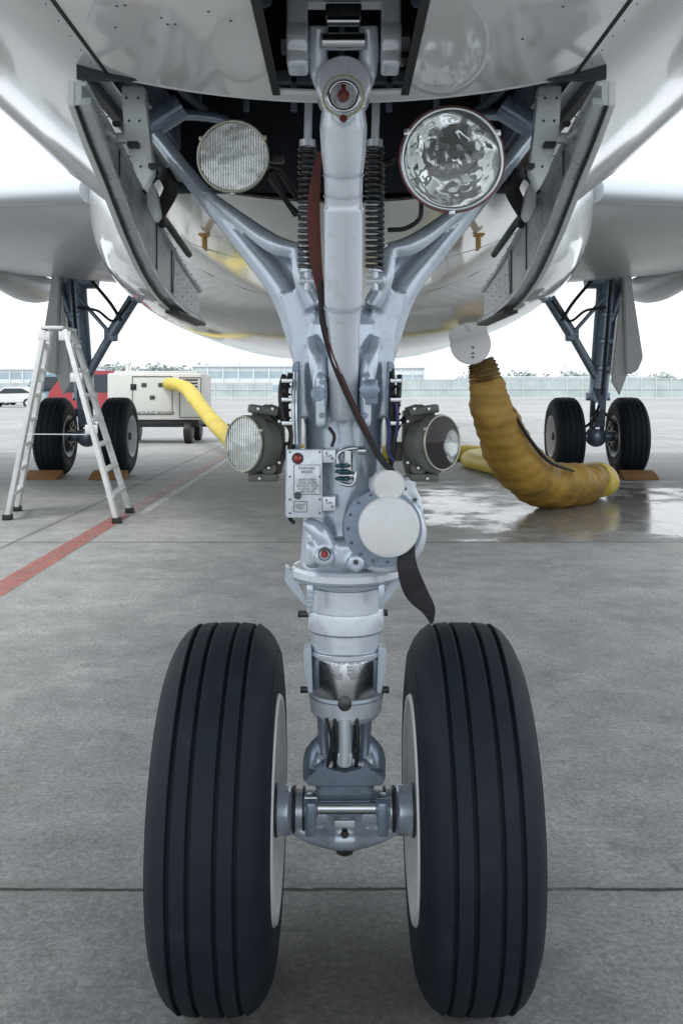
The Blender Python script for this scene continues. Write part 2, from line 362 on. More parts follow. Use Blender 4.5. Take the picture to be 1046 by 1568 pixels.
for u in (487,566):
    hexnut(bm,E(u,597,1.955),(0,-1,0),15*K,.012) if u>526 else lathe(bm,E(u,603,1.955),(0,-1,0),[(0,11*K),(.006,10*K)],20)
box(bm,E(569,600,1.955),(18*K,.02,36*K),bev=.003)
done(bm,'brace_pivot_nuts',GEAR2)
# fork and actuator in forward slot
bm=nb(); k=1.75/F
box(bm,E(456,20,1.74),(32*k,.07,176*k),bev=.006); box(bm,E(598,20,1.74),(30*k,.07,176*k),bev=.006)
lathe(bm,E(440,66,1.74),(1,0,0),[(0,36*k),(32*k,36*k)],32); lathe(bm,E(583,66,1.74),(1,0,0),[(0,36*k),(30*k,36*k)],32)
box(bm,E(526,-20,1.80),(170*k,.05,60*k),bev=.006)
done(bm,'retraction_fork',GEARW,remesh=.003,sm=3)
bm=nb(); cyl(bm,E(492,64,1.74),E(560,64,1.74),13*k,bev=.002); cyl(bm,E(500,32,1.76),E(552,32,1.76),8*k,bev=.002); done(bm,'fork_cross_pin',STEEL)
bm=nb(); hexnut(bm,E(612,62,1.72),(1,0,0),16*k,.02); hexnut(bm,E(612,92,1.72),(1,0,0),10*k,.015); hexnut(bm,E(440,66,1.74),(-1,0,0),18*k,.012)
box(bm,E(526,20,1.78),(56*k,.03,22*k)); done(bm,'fork_nuts',DSTEEL)

# springs
bm=nb()
for u0,y0,v1,v2 in ((471,2.0,224,412),(574,2.0,224,412)):
    kk=y0/F; turns=21; R=12.5*kk; n=turns*16; pts=[]
    for i in range(n+1):
        a=2*math.pi*i/16; c=E(u0,v1+(v2-v1)*i/n,y0); pts.append(c+Vector((R*math.cos(a),R*math.sin(a),0)))
    sweep(bm,pts,3.0*kk,n=7,sub=1)
done(bm,'downlock_springs',DSTEEL)
bm=nb()
for u0 in (471,574):
    cyl(bm,E(u0+2,150,2.0),E(u0,228,2.0),6*K,bev=.001); cyl(bm,E(u0,405,2.0),E(u0,445,2.0),5*K,bev=.001)
    lathe(bm,E(u0,215,2.0),(0,0,-1),[(0,12*K),(10*K,12*K)],20); lathe(bm,E(u0,408,2.0),(0,0,-1),[(0,11*K),(8*K,11*K)],20)
    cyl(bm,E(u0-12,430,2.0),E(u0+12,430,2.0),6*K)
done(bm,'spring_rods',GEARW)

# --- lamps
def lamp(name,c,d,r,rimmat,glass,housing,depth=None,bulb=0,refl=None,seal=None,shallow=1.0):
    c=Vector(c); d=Vector(d).normalized(); depth=depth or r*.8
    bm=nb(); lathe(bm,c-d*depth,d,[(0,0),(.001,r*.35),(depth*.25,r*.62),(depth*.6,r*.9),(depth*.92,r*1.0),(depth*.97,r*1.03),(depth*1.04,r*1.03),(depth*1.04,r*.95),(depth*.95,r*.93),(depth*.55,r*.8),(depth*.2,r*.45),(depth*.12,0)],56)
    done(bm,name+'_housing',housing)
    bm=nb(); D=depth*.82*shallow; pr=[(-D+(D-.001)*(i/12)**2,r*.93*i/12) for i in range(13)]
    lathe(bm,c,d,[(t,q) for t,q in pr]+[(0,r*.95)],64)
    big=[f for f in bm.faces if len(f.verts)>10]; bmesh.ops.delete(bm,geom=big,context='FACES_ONLY')
    done(bm,name+'_reflector',refl or MIRROR,recalc=False)
    bm=nb(); lathe(bm,c,d,[(.002,r*.95),(r*.05,r*.7),(r*.085,r*.35),(r*.10,0),(r*.07,0),(r*.055,r*.35),(r*.02,r*.7),(-.0008,r*.95)],56,closed=False)
    done(bm,name+'_lens',glass,angle=80)
    bm=nb(); torus(bm,c+d*.002,d,r*.985,r*.042,64,12)
    for i in range(3):
        a=math.radians(90+120*i); x,y,_=frame(d); box(bm,c+(x*math.cos(a)+y*math.sin(a))*r*1.03,(r*.12,r*.12,r*.12),bev=.001)
    done(bm,name+'_rim',rimmat)
    if seal:
        bm=nb(); torus(bm,c+d*.0,d,r*1.035,r*.022,64,10); done(bm,name+'_seal',seal)
    bm=nb()
    right=Vector((0,0,1)).cross(d).normalized(); up=d.cross(right)
    base=c-d*D*.5
    cyl(bm,base-right*r*.16,base+right*r*.16,r*.035,n=10)
    cyl(bm,base-right*r*.16,c-d*D*.95-right*r*.16,r*.02,n=8); cyl(bm,base+right*r*.16,c-d*D*.95+right*r*.16,r*.02,n=8)
    if bulb:
        sweep(bm,[base-right*r*.42+up*r*.0,base-right*r*.2-up*r*.22,base-up*r*.27,base+right*r*.2-up*r*.22,base+right*r*.42],[r*.02,r*.045,r*.05,r*.045,r*.02],n=8)
        box(bm,base,(r*.1,r*.1,r*.22),bev=.001)
    done(bm,name+'_filament_shield',DSTEEL if bulb else STEEL)
lamp('taxi_light',E(357,240,1.93),(-.05,-1,-.02),54*1.95/F,BEZEL,RGLASS,OLIVE,refl=MIRROR,shallow=.8)
lamp('takeoff_light',E(692,244,1.93),(.03,-1,-.03),77*1.95/F,STEEL,GLASS,OLIVE,bulb=1,seal=REDRIM)
lamp('turnoff_light_a',E(374,680,1.98),(-.98,-1,.05),40*K,BEZEL,RGLASS,OLIVE,depth=.045,refl=MIRROR2,shallow=.5)
lamp('turnoff_light_b',E(676,678,1.98),(.98,-1,.05),40*K,BEZEL,GLASS,OLIVE,depth=.045,bulb=1,refl=MIRROR2,shallow=.5)
bm=nb()
for s in (1,-1):
    m_=lambda u: u if s==1 else 1052-u
    d=Vector((-.98*s,-1,.05)).normalized(); c=E(m_(374),680,1.98)
    lathe(bm,c-d*.062,d,[(0,30*K),(.004,36*K),(.035,37*K),(.038,42*K),(.058,42*K),(.058,39*K),(.03,35*K)],40)
    prism(bm,[E(m_(u),v,2.03) for u,v in [(386,626),(410,618),(434,626),(436,700),(430,728),(408,738),(388,734),(384,700),(384,660)]],(0,.05,0),.005)
    box(bm,E(m_(404),628,2.02),(44*K,.05,12*K),Matrix.Rotation(math.radians(8*s),3,'Y'),.004); box(bm,E(m_(404),730,2.02),(44*K,.05,12*K),None,.004)
    box(bm,E(m_(440),690,2.08),(30*K,.03,26*K),None,.003)
    box(bm,E(m_(412),668,2.015),(24*K,.02,34*K),None,.003)
    cyl(bm,E(m_(412),716,2.03),E(m_(412),716,2.0),12*K,bev=.002)
done(bm,'turnoff_light_brackets',OLIVE)
bm=nb()
for s in (1,-1):
    m_=lambda u: u if s==1 else 1052-u
    for u,v in ((396,626),(418,626),(398,732),(428,645),(428,708),(412,716),(392,650)):
        lathe(bm,E(m_(u),v,1.995),(0,-1,0),[(0,3*K),(.006,3*K),(.008,2*K)],8)
    box(bm,E(m_(412),668,2.003),(15*K,.006,20*K),None,.001)
done(bm,'bracket_screws',STEEL)
bm=nb()
box(bm,E(424,244,2.0),(22*K,.03,10*K)); 
sweep(bm,[E(410,255,1.98),E(430,262,2.0),E(445,285,2.02),E(458,305,2.04)],[5*K]*4)
sweep(bm,[E(415,262,1.98),E(424,280,2.0),E(440,310,2.02),E(460,330,2.04)],[4*K]*4)
sweep(bm,[E(412,272,1.98),E(432,300,2.0),E(452,330,2.05)],[3*K]*3)
sweep(bm,[E(645,310,2.0),E(642,335,2.0),E(620,350,2.02),E(594,352,2.03)],[3.5*K]*4)
sweep(bm,[E(612,240,2.0),E(602,246,2.0),E(590,250,2.02)],[5*K]*3)
sweep(bm,[E(435,575,2.02),E(430,600,2.0),E(434,640,2.0),E(446,660,2.0),E(444,690,2.0)],[4*K]*5)
sweep(bm,[E(445,572,2.03),E(438,600,2.02),E(440,650,2.02)],[4*K]*3)
sweep(bm,[E(612,575,2.02),E(610,610,2.0),E(606,640,2.0),E(602,690,1.99),E(596,720,1.97)],[4*K]*5)
sweep(bm,[E(600,560,2.04),E(600,610,2.0),E(598,660,2.0)],[4*K]*3)
sweep(bm,[E(620,640,2.04),E(608,655,2.0),E(600,680,2.0)],[4*K]*3)
sweep(bm,[E(432,645,2.02),E(422,640,2.02),E(414,632,2.02)],[4*K]*3)
sweep(bm,[E(450,800,2.06),E(443,790,2.04),E(440,760,2.04),E(446,730,2.02)],[3*K]*4)
sweep(bm,[E(504,655,1.97),E(512,668,1.96),E(508,684,1.96)],[2.5*K]*3)
for i in range(5): torus(bm,E(438,592+i*12,2.01),(0,.1,1),6*K,2*K,16,6); torus(bm,E(606,592+i*14,2.0),(0,.1,1),6*K,2*K,16,6)
done(bm,'wiring_harness',BLACK)
bm=nb()
sweep(bm,[E(593,640,1.98),E(597,662,1.98),E(594,690,1.97),E(604,706,1.96)],[3*K]*4)
sweep(bm,[E(604,610,1.99),E(609,640,1.98),E(606,670,1.98)],[2.5*K]*3)
done(bm,'blue_wiring',BLUEW)
bm=nb()
for v in (583,612,648): box(bm,E(440,v,2.0),(16*K,.02,6*K),bev=.001); box(bm,E(606,v,1.99),(16*K,.02,6*K),bev=.001)
cyl(bm,E(533,690,1.98),E(533,720,1.98),7*K); cyl(bm,E(520,728,1.98),E(545,728,1.98),6*K); cyl(bm,E(548,690,1.98),E(560,690,1.98),6*K)
sweep(bm,[E(520,720,1.98),E(516,700,1.98),E(530,688,1.98),E(560,686,1.99)],[3*K]*4)
sweep(bm,[E(522,740,1.98),E(540,742,1.97),E(545,722,1.97)],[3*K]*3)
sweep(bm,[E(452,570,2.02),E(449,620,2.0),E(450,680,2.0)],[2.2*K]*3)
sweep(bm,[E(456,570,2.02),E(454,620,2.0),E(455,680,2.0)],[2.2*K]*3)
done(bm,'hydraulic_fittings',STEEL)
bm=nb(); 
for v in (713,722,733): torus(bm,E(525,v,1.96),(0,0,1),9*K,2.5*K,20,8)
done(bm,'hydraulic_coupling',mat('teal_anodised',(.04,.10,.13),.3,.7))

# indicator panel
k2=1.975/F
bm=nb(); box(bm,E(467,739,1.99),(54*k2,.045,104*k2),bev=.002)
box(bm,E(504,698,1.985),(20*k2,.03,20*k2),bev=.002); box(bm,E(504,770,1.985),(20*k2,.03,22*k2),bev=.002)
box(bm,E(442,735,2.02),(8*k2,.04,110*k2),bev=.002)
done(bm,'indicator_panel',GEARW)
yp=1.966
bm=nb(); lathe(bm,E(456,702,yp),(0,-1,0),[(0,6.5*k2),(.006,6*k2),(.009,3*k2)],20); lathe(bm,E(497,849,1.95),(0,-1,0),[(0,6*k2),(.006,4*k2)],16); done(bm,'indicator_lamp_red',RED)
bm=nb(); torus(bm,E(456,702,yp),(0,-1,0),7.5*k2,1.5*k2,20,6); lathe(bm,E(456,759,yp),(0,-1,0),[(0,6*k2),(.005,5*k2)],16)
for u,v in ((444,692),(490,692),(444,786),(490,786),(500,694),(509,702),(500,766),(509,776),(444,730),(490,730),(444,765),(490,765)): lathe(bm,E(u,v,yp),(0,-1,0),[(0,1.6*k2),(.002,1.3*k2)],10)
torus(bm,E(497,849,1.952),(0,-1,0),8.5*k2,1.8*k2,20,6)
lathe(bm,E(545,861,1.955),(0,-1,0),[(0,4*k2),(.002,4*k2)],12)
done(bm,'indicator_panel_screws',DSTEEL)
text("PARKING\nBRAKE",E(470,720,yp),.008); text("N/W STEER\nTOW LEVER\nDO NOT TOW\nIF LIGHT OFF\nSEE NOTE",E(471,744,yp),.0066)
text("LIGHT\nTEST",E(460,776,yp),.0075); text("CABL",E(504,770,1.968),.006); text("AUX",E(504,698,1.968),.006)
bm=nb()
for (u1,v1,u2,v2) in ((450,712,491,712),(450,757,491,757),(450,712,450,757),(491,712,491,757),(450,768,470,768),(450,784,470,784),(450,768,450,784),(470,768,470,784)):
    cyl(bm,E(u1,v1,yp),E(u2,v2,yp),.0005,n=6)
done(bm,'indicator_panel_frames',LABEL)

# electrical receptacle with white cover
bm=nb()
lathe(bm,E(588,808,2.06),(0,-1,0),[(0,58*K),(.07,60*K),(.085,56*K),(.09,48*K)],56)
prism(bm,[E(u,v,2.0) for u,v in [(604,745),(634,742),(646,765),(650,800),(644,838),(628,850),(606,850)]],(0,.08,0))
box(bm,E(600,745,2.02),(70*K,.05,34*K),None,.01)
done(bm,'receptacle_mount',GEARW,remesh=.003,sm=3)
bm=nb()
lathe(bm,E(594,803,1.99),(0,-1,0),[(0,38*K),(.012,43.5*K),(.035,44*K),(.045,42.5*K),(.049,38*K),(.050,0)],56)
lathe(bm,E(594,740,1.99),(0,-1,0),[(0,24*K),(.03,24*K),(.038,21*K),(.040,0)],32)
box(bm,E(594,765,1.98),(26*K,.02,20*K),None,.003)
done(bm,'receptacle_cover',WHITEP)
bm=nb()
for i in range(9):
    a=math.radians(110+i*24); u=586+53*math.cos(a); v=808-53*math.sin(a)
    lathe(bm,E(u,v,1.962),(0,-1,0),[(0,2.0*K),(.003,2.0*K)],8)
for u,v in ((636,765),(640,800),(636,835),(620,748)): lathe(bm,E(u,v,1.998),(0,-1,0),[(0,2.6*K),(.004,2.6*K)],8)
done(bm,'receptacle_screws',DSTEEL)
bm=nb(); torus(bm,E(590,809,1.975),(0,-1,0),46*K,2.5*K); torus(bm,E(588,808,2.0),(0,-1,0),59*K,2*K)
lathe(bm,E(586,808,1.975),(0,-1,0),[(0,56*K),(.012,56*K),(.0125,0)],56)
done(bm,'receptacle_flange',GEAR2)

# red ribbon and black strap
bm=nb(); sweep(bm,[E(491,232,1.93),E(484,270,1.93),E(480,330,1.93),E(484,400,1.94),E(491,445,1.95),E(493,470,1.95)],[3*K,7*K,10*K,9*K,6*K,4*K],flat=.12,nrm=(.3,1,0))
done(bm,'warning_ribbon',RIBBON)
bm=nb(); sweep(bm,[E(491,430,1.94),E(494,490,1.94),E(510,550,1.95),E(535,610,1.95),E(562,665,1.95),E(585,705,1.95),E(602,722,1.955)],[3*K,4.5*K,5*K,5*K,5*K,5*K,4*K],flat=.3,nrm=(0,1,0))
sweep(bm,[E(634,812,1.97),E(624,840,1.96),E(624,870,1.95),E(636,905,1.96),E(655,932,1.96),E(661,955,1.965)],[5*K,11*K,15*K,17*K,11*K,2*K],flat=.12,nrm=(.35,1,0))
done(bm,'warning_ribbon_tail',STRAP)
bm=nb(); sweep(bm,[E(496,500,1.935),E(512,550,1.943),E(537,610,1.943),E(564,665,1.943)],[1.2*K]*4,n=6); done(bm,'ribbon_edge',RIBBON)

# ================================================================= AIRLINER
root('airliner',(0,12,0))
YB=2.9
secs=[(-3.0,.12,3.05),(-2.8,.45,2.72),(-2.3,.85,2.42),(-1.5,1.3,2.14),(-.6,1.68,1.96),(.2,1.9,1.88),(.8,2.0,1.84),(1.1,2.0,1.84),(1.4,2.0,1.84),(1.6,2.0,1.84),(1.85,2.0,1.84),(1.90,2.0,1.84),(2.3,2.0,1.84),(2.6,2.0,1.84),(YB,2.0,1.84),(3.5,2.0,1.84),(4,2.0,1.84),(5,2,1.84),(6,2,1.84),(8,2,1.84),(10,2,1.84),(14,2,1.84),(18,2,1.84),(22,2,1.84),(25,1.85,2.1),(28,1.5,2.75),(31,1.0,3.7),(33.5,.45,4.8),(34.5,.1,5.3)]
xs=[0,.065,.128,.2,.28,.36,.44,.455]
bm=nb(); rings=[]
for y,r,zb in secs:
    sc=min(1,r/1.2); zc=zb+r; half=[]
    for x in xs: xx=x*sc*(1 if r>.6 else r/.6); half.append((xx,zc-math.sqrt(max(0,r*r-xx*xx))))
    a0=math.asin(half[-1][0]/r)
    for i in range(1,31):
        a=a0+(math.pi-a0)*i/30; half.append((r*math.sin(a),zc-r*math.cos(a)))
    full=[(-x,z) for x,z in half[::-1][:-1]] + half
    full=full[1:]
    rings.append([bm.verts.new((x,y,z)) for x,z in full])
n=len(rings[0])
for i in range(len(rings)-1):
    y0,y1=secs[i][0],secs[i+1][0]
    for j in range(n):
        k_=(j+1)%n; f=(rings[i][j],rings[i][k_],rings[i+1][k_],rings[i+1][j])
        cx=sum(v.co.x for v in f)/4; cz=sum(v.co.z for v in f)/4
        if cz<2.2:
            if y0>=1.89 and y1<=YB+.01 and abs(cx)<.45: continue
            if y0>=.79 and y1<=1.86 and abs(cx)<.128: continue
        bm.faces.new(f)
bm.faces.new(rings[0]); bm.faces.new(rings[-1])
done(bm,'fuselage_skin',SKIN,angle=60)
def belly(x,y): return 3.84-math.sqrt(4-x*x)
# bay interior
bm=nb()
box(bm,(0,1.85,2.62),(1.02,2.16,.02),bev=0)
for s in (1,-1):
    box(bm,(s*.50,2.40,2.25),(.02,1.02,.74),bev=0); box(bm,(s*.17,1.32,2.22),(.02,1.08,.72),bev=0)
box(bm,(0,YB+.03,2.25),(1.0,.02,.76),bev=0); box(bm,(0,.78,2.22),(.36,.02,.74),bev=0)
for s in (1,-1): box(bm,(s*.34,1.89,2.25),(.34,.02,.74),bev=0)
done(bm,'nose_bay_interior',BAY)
bm=nb()
for yy in (2.35,2.7): box(bm,(0,yy,2.5),(.95,.04,.12),bev=.004)
box(bm,(0,YB-.02,2.2),(.9,.03,.04),bev=.004)
for i in range(7): box(bm,(-.42+i*.14,YB-.02,2.3),(.02,.03,.4),bev=.003)
for s in (1,-1):
    sweep(bm,[(s*.42,1.95,2.1),(s*.42,2.4,2.05),(s*.40,2.85,2.1)],.012); sweep(bm,[(s*.36,1.95,2.2),(s*.35,2.4,2.15),(s*.3,2.85,2.2)],.018)
    box(bm,(s*.46,2.3,1.98),(.05,.7,.10),bev=.004); sweep(bm,[(s*.45,2.0,2.0),(s*.30,2.1,2.1),(s*.18,2.3,2.2)],.02)
    cyl(bm,(s*.455,2.2,1.86),(s*.36,2.2,1.92),.03)
    sweep(bm,[(s*.42,2.3,1.93),(s*.30,2.5,1.97),(s*.22,2.8,1.95)],.014)
done(bm,'nose_bay_structure',GEAR2)
# skin edge lips, seams
bm=nb()
def arc(y,x0,x1,r,off=0): sweep(bm,[(x0+(x1-x0)*i/16,y,belly(x0+(x1-x0)*i/16,y)+off) for i in range(17)],r,n=8,sub=1)
arc(1.90,-.455,.455,.006,.004)
for s in (1,-1): cyl(bm,(s*.128,.8,1.85),(s*.128,1.86,1.85),.006,n=8)
arc(1.85,-.128,.128,.006,.004)
done(bm,'bay_edge_lip',SKIN)
bm=nb()
for s in (1,-1):
    x=s*.452; z=belly(x,0)-.0015
    prism(bm,[(x-.004,.8,z),(x+.004,.8,z),(x+.004,1.9,z),(x-.004,1.9,z)],(0,0,.002))
for s in (1,-1):
    x=s*.122; z=belly(x,0)-.0025; prism(bm,[(x-.009,.8,z),(x+.006,.8,z),(x+.006,1.86,z),(x-.009,1.86,z)],(0,0,.002))
arc(YB+.01,-.5,.5,.006,.003)
for yy,xx in ((4.6,1.7),(6.4,1.7)): arc(yy,-xx,xx,.0035,.002)
done(bm,'panel_seams',SEAM)
bm=nb()
def rivet(x,y,r=.0028): lathe(bm,(x,y,belly(x,y)+.0008),(0,0,-1),[(0,r),(.0016,r*.9)],8)
for s in (1,-1):
    for i in range(14): rivet(s*.472,1.0+i*.07,.0013)
for x,y in ((-.36,1.47),(-.345,1.50),(-.33,1.49),(-.28,1.52),(-.275,1.545),(-.262,1.54),(-.17,1.50),(.34,1.5),(.3,1.62),(-.2,1.47),(-.37,1.6)): rivet(x,y,.0026)
done(bm,'skin_fasteners',DSTEEL)
# side doors of the nose bay
MESHM=mat('door_mesh_patch',(.66,.69,.69),.5,.1,.3,60,.002,200)
for s in (1,-1):
    low=[(1.78,1.80),(1.88,1.755),(2.0,1.71),(2.18,1.635),(2.36,1.575),(2.52,1.54),(2.68,1.52),(2.95,1.505),(3.25,1.50)]
    up=[(3.25,1.615),(2.95,1.645),(2.67,1.685),(2.32,1.757),(2.08,1.80),(1.78,1.845)]
    poly=low+up
    bm=nb(); prism(bm,[(s*.486,a,b) for a,b in poly],(s*.014,0,0),.002); done(bm,'nose_gear_door_skin',SKIN)
    bm=nb()
    prism(bm,[(s*.474,a,b) for a,b in poly],(s*.011,0,0))
    e1=[Vector((s*.468,a,b+.008)) for a,b in low]; e2=[Vector((s*.470,a,b-.005)) for a,b in up[::-1]]
    for a,b in zip(e1,e1[1:]): bar(bm,a,b+(b-a)*.03,.022,.016,.002)
    for a,b in zip(e2,e2[1:]): bar(bm,a,b+(b-a)*.03,.012,.010,.002)
    m_=lambda u: u if s==-1 else 1046-u
    prism(bm,[E(m_(u),v,1.98) for u,v in [(186,130),(222,132),(228,200),(236,262),(222,292),(206,262),(190,205)]],(0,.03,0),.003)
    prism(bm,[E(m_(u),v,2.2) for u,v in [(222,262),(240,292),(246,330),(238,340),(226,318)]],(0,.03,0),.003)
    box(bm,E(m_(182),212,2.0),(.045,.02,.02),bev=.002)
    sweep(bm,[E(m_(128),150,1.95),E(m_(152),190,1.97),E(m_(178),212,1.98)],.008)
    done(bm,'nose_gear_door_frame',DOORG)
    bm=nb(); prism(bm,[(s*.470,a,b) for a,b in [(2.74,1.545),(2.95,1.53),(3.2,1.525),(3.2,1.595),(2.95,1.625),(2.76,1.65)]],(s*.003,0,0)); done(bm,'door_mesh_patch',MESHM)
    bm=nb()
    for a,b in list(zip(e1,e1[1:]))+list(zip(e2,e2[1:])):
        for t in (.2,.5,.8):
            p=a.lerp(b,t)-Vector((s*.009,0,0)); lathe(bm,p+Vector((s*.002,0,.003)),(-s,0,0),[(0,.0018),(.003,.0015)],8)
    for i in range(5):
        for j in range(3): lathe(bm,(s*.470,2.80+i*.085,1.56+j*.025-i*.004),(-s,0,0),[(0,.002),(.002,.0015)],6)
    for (u,v) in ((194,150),(212,150),(198,185),(214,185),(207,225),(216,255)): lathe(bm,E(m_(u),v,1.98),(0,-1,0),[(0,.003),(.003,.002)],8)
    for yy,za,zb in ((2.08,1.68,1.80),(2.5,1.55,1.72),(2.72,1.52,1.68)): bar(bm,(s*.4725,yy,za+.01),(s*.4725,yy,zb-.01),.003,.004,0)
    done(bm,'door_fasteners',DSTEEL)
    bm=nb(); sweep(bm,[Vector((s*.482,a,b-.004)) for a,b in low],.004,n=8,sub=2)
    box(bm,(s*.470,2.98,1.498),(.04,.54,.010),bev=.003)
    for (u,v,w) in ((148,222,7),(205,222,8),(180,190,6),(236,255,7)): box(bm,E(m_(u),v,1.97),(w*K*2,.02,w*K),bev=.002)
    sweep(bm,[E(m_(236),262,2.25),E(m_(224),285,2.3),E(m_(240),310,2.35),E(m_(250),345,2.4)],.012)
    sweep(bm,[E(m_(268),280,2.35),E(m_(240),270,2.35),E(m_(228),300,2.35),E(m_(262),350,2.5),E(m_(290),390,2.8)],.009)
    sweep(bm,[E(m_(250),262,2.3),E(m_(262),290,2.3),E(m_(244),325,2.35)],.018,nrm=(0,1,0),flat=.4)
    done(bm,'door_seal',BLACK)
# belly fairing
bm=nb(); rings=[]
fs=[(6.6,.9,1.9,.3),(7.1,1.45,1.825,.6),(7.7,1.9,1.77,1.0),(8.4,2.18,1.72,1.3),(9.1,2.36,1.69,1.5),(10,2.42,1.67,1.55),(12,2.42,1.67,1.55),(14,2.42,1.69,1.55),(16,2.3,1.75,1.45),(18,2.0,1.86,1.2),(19.5,1.4,2.05,.8)]
for y,w,zb,h in fs:
    zc=zb+h; rg=[]
    for i in range(48):
        a=2*math.pi*i/48; c=math.cos(a); s_=math.sin(a); e=2/2.7
        rg.append(bm.verts.new((w*math.copysign(abs(c)**e,c),y,zc+h*math.copysign(abs(s_)**e,s_))))
    rings.append(rg)
for a,b in zip(rings,rings[1:]):
    for i in range(48): bm.faces.new((a[i],a[(i+1)%48],b[(i+1)%48],b[i]))
bm.faces.new(rings[0]); bm.faces.new(rings[-1])
o=done(bm,'belly_fairing',SKIN,angle=60)
sb=o.modifiers.new('s','SUBSURF'); sb.levels=1; sb.render_levels=1
# drain masts
bm=nb()
for s in (1,-1):
    x=s*.56; y=4.0; zb=belly(x,y); box(bm,(x,y,zb-.035),(.010,.10,.06),bev=.003); box(bm,(x,y-.02,zb-.008),(.04,.07,.008),bev=.003)
done(bm,'drain_mast_covers',YTAG)
# wings
for s in (1,-1):
    bm=nb(); rings=[]
    st=[(1.5,8.6,17.2,3.05,1.0),(2.4,9.0,17.2,3.08,.95),(6.4,11.4,17.5,3.42,.62),(17,17.0,18.6,4.5,.18)]
    for x,le,te,z,th in st:
        c=te-le; rg=[]
        for t,up in [(1,0),(.8,.28),(.6,.45),(.4,.55),(.2,.48),(.08,.34),(.02,.18),(0,0)]: rg.append(bm.verts.new((s*x,le+c*t,z+up*th)))
        for t,lo in [(.01,.10),(.04,.19),(.12,.30),(.25,.40),(.42,.44),(.6,.36),(.8,.2)]: rg.append(bm.verts.new((s*x,le+c*t,z-lo*th)))
        rings.append(rg)
    m=len(rings[0])
    for a,b in zip(rings,rings[1:]):
        for i in range(m): bm.faces.new((a[i],a[(i+1)%m],b[(i+1)%m],b[i]))
    bm.faces.new(rings[0]); bm.faces.new(rings[-1]); done(bm,'wing',WINGM,angle=50)
    bm=nb()
    sweep(bm,[(s*2.3,8.9,3.10),(s*4.4,10.16,3.27),(s*6.4,11.37,3.43),(s*11,13.8,3.9)],[.12,.10,.08,.05],n=20,flat=1.0)
    done(bm,'wing_leading_edge_slat',SLAT)
    bm=nb()
    for x,y0,y1,z in ((5.1,13.6,18.4,3.1),(9.3,15,19,3.42)):
        sweep(bm,[(s*x,y0,z),(s*x,y0+1.2,z-.1),(s*x,(y0+y1)/2+.4,z-.12),(s*x,y1,z+.1)],[.05,.22,.24,.03],n=20)
    done(bm,'flap_track_fairing',WINGM)
    bm=nb(); lathe(bm,(s*5.9,7.6,1.9),(0,1,0),[(.5,0),(.2,.25),(.6,.3),(.62,.85),(.15,.86),(0,.92),(.1,1.02),(.7,1.13),(1.8,1.14),(3.2,.98),(4.0,.8),(4.0,.6),(4.8,.4),(4.8,0)],48)
    box(bm,(s*5.9,10.6,3.0),(.3,3.6,.7),bev=.08); done(bm,'engine_nacelle',SKIN,angle=50)
    bm=nb(); prism(bm,[(s*.3,29.5,4.9),(s*6.2,33.2,5.4),(s*6.2,34.4,5.4),(s*.3,33.2,4.9)],(0,0,.12),.02); done(bm,'tailplane',WINGM)
bm=nb(); prism(bm,[(-.08,26.5,5.7),(-.08,32.5,11.5),(-.08,34.3,11.5),(-.08,33.5,5.4)],(.16,0,0),.03); done(bm,'tail_fin',SKIN)
bm=nb(); lathe(bm,E(720,527,9.55),(0,-1,0),[(0,.19),(.02,.2),(.03,.19)],40); cyl(bm,E(735,497,9.6),E(735,470,9.8),.02); done(bm,'access_panel',WHITEP)
bm=nb(); 
for u,v in ((724,532),(724,541),(724,547)): lathe(bm,E(u,v,9.51),(0,-1,0),[(0,.011),(.004,.01)],10)
done(bm,'access_panel_latches',DSTEEL)
bm=nb()
for x,z in ((1.9,2.9),(1.96,3.02)): sweep(bm,[(x*.985,6.3,z+.05),(x,6.25,z-.02),(x+.02,6.2,z-.05)],.01,n=8)
done(bm,'static_probe',DSTEEL)

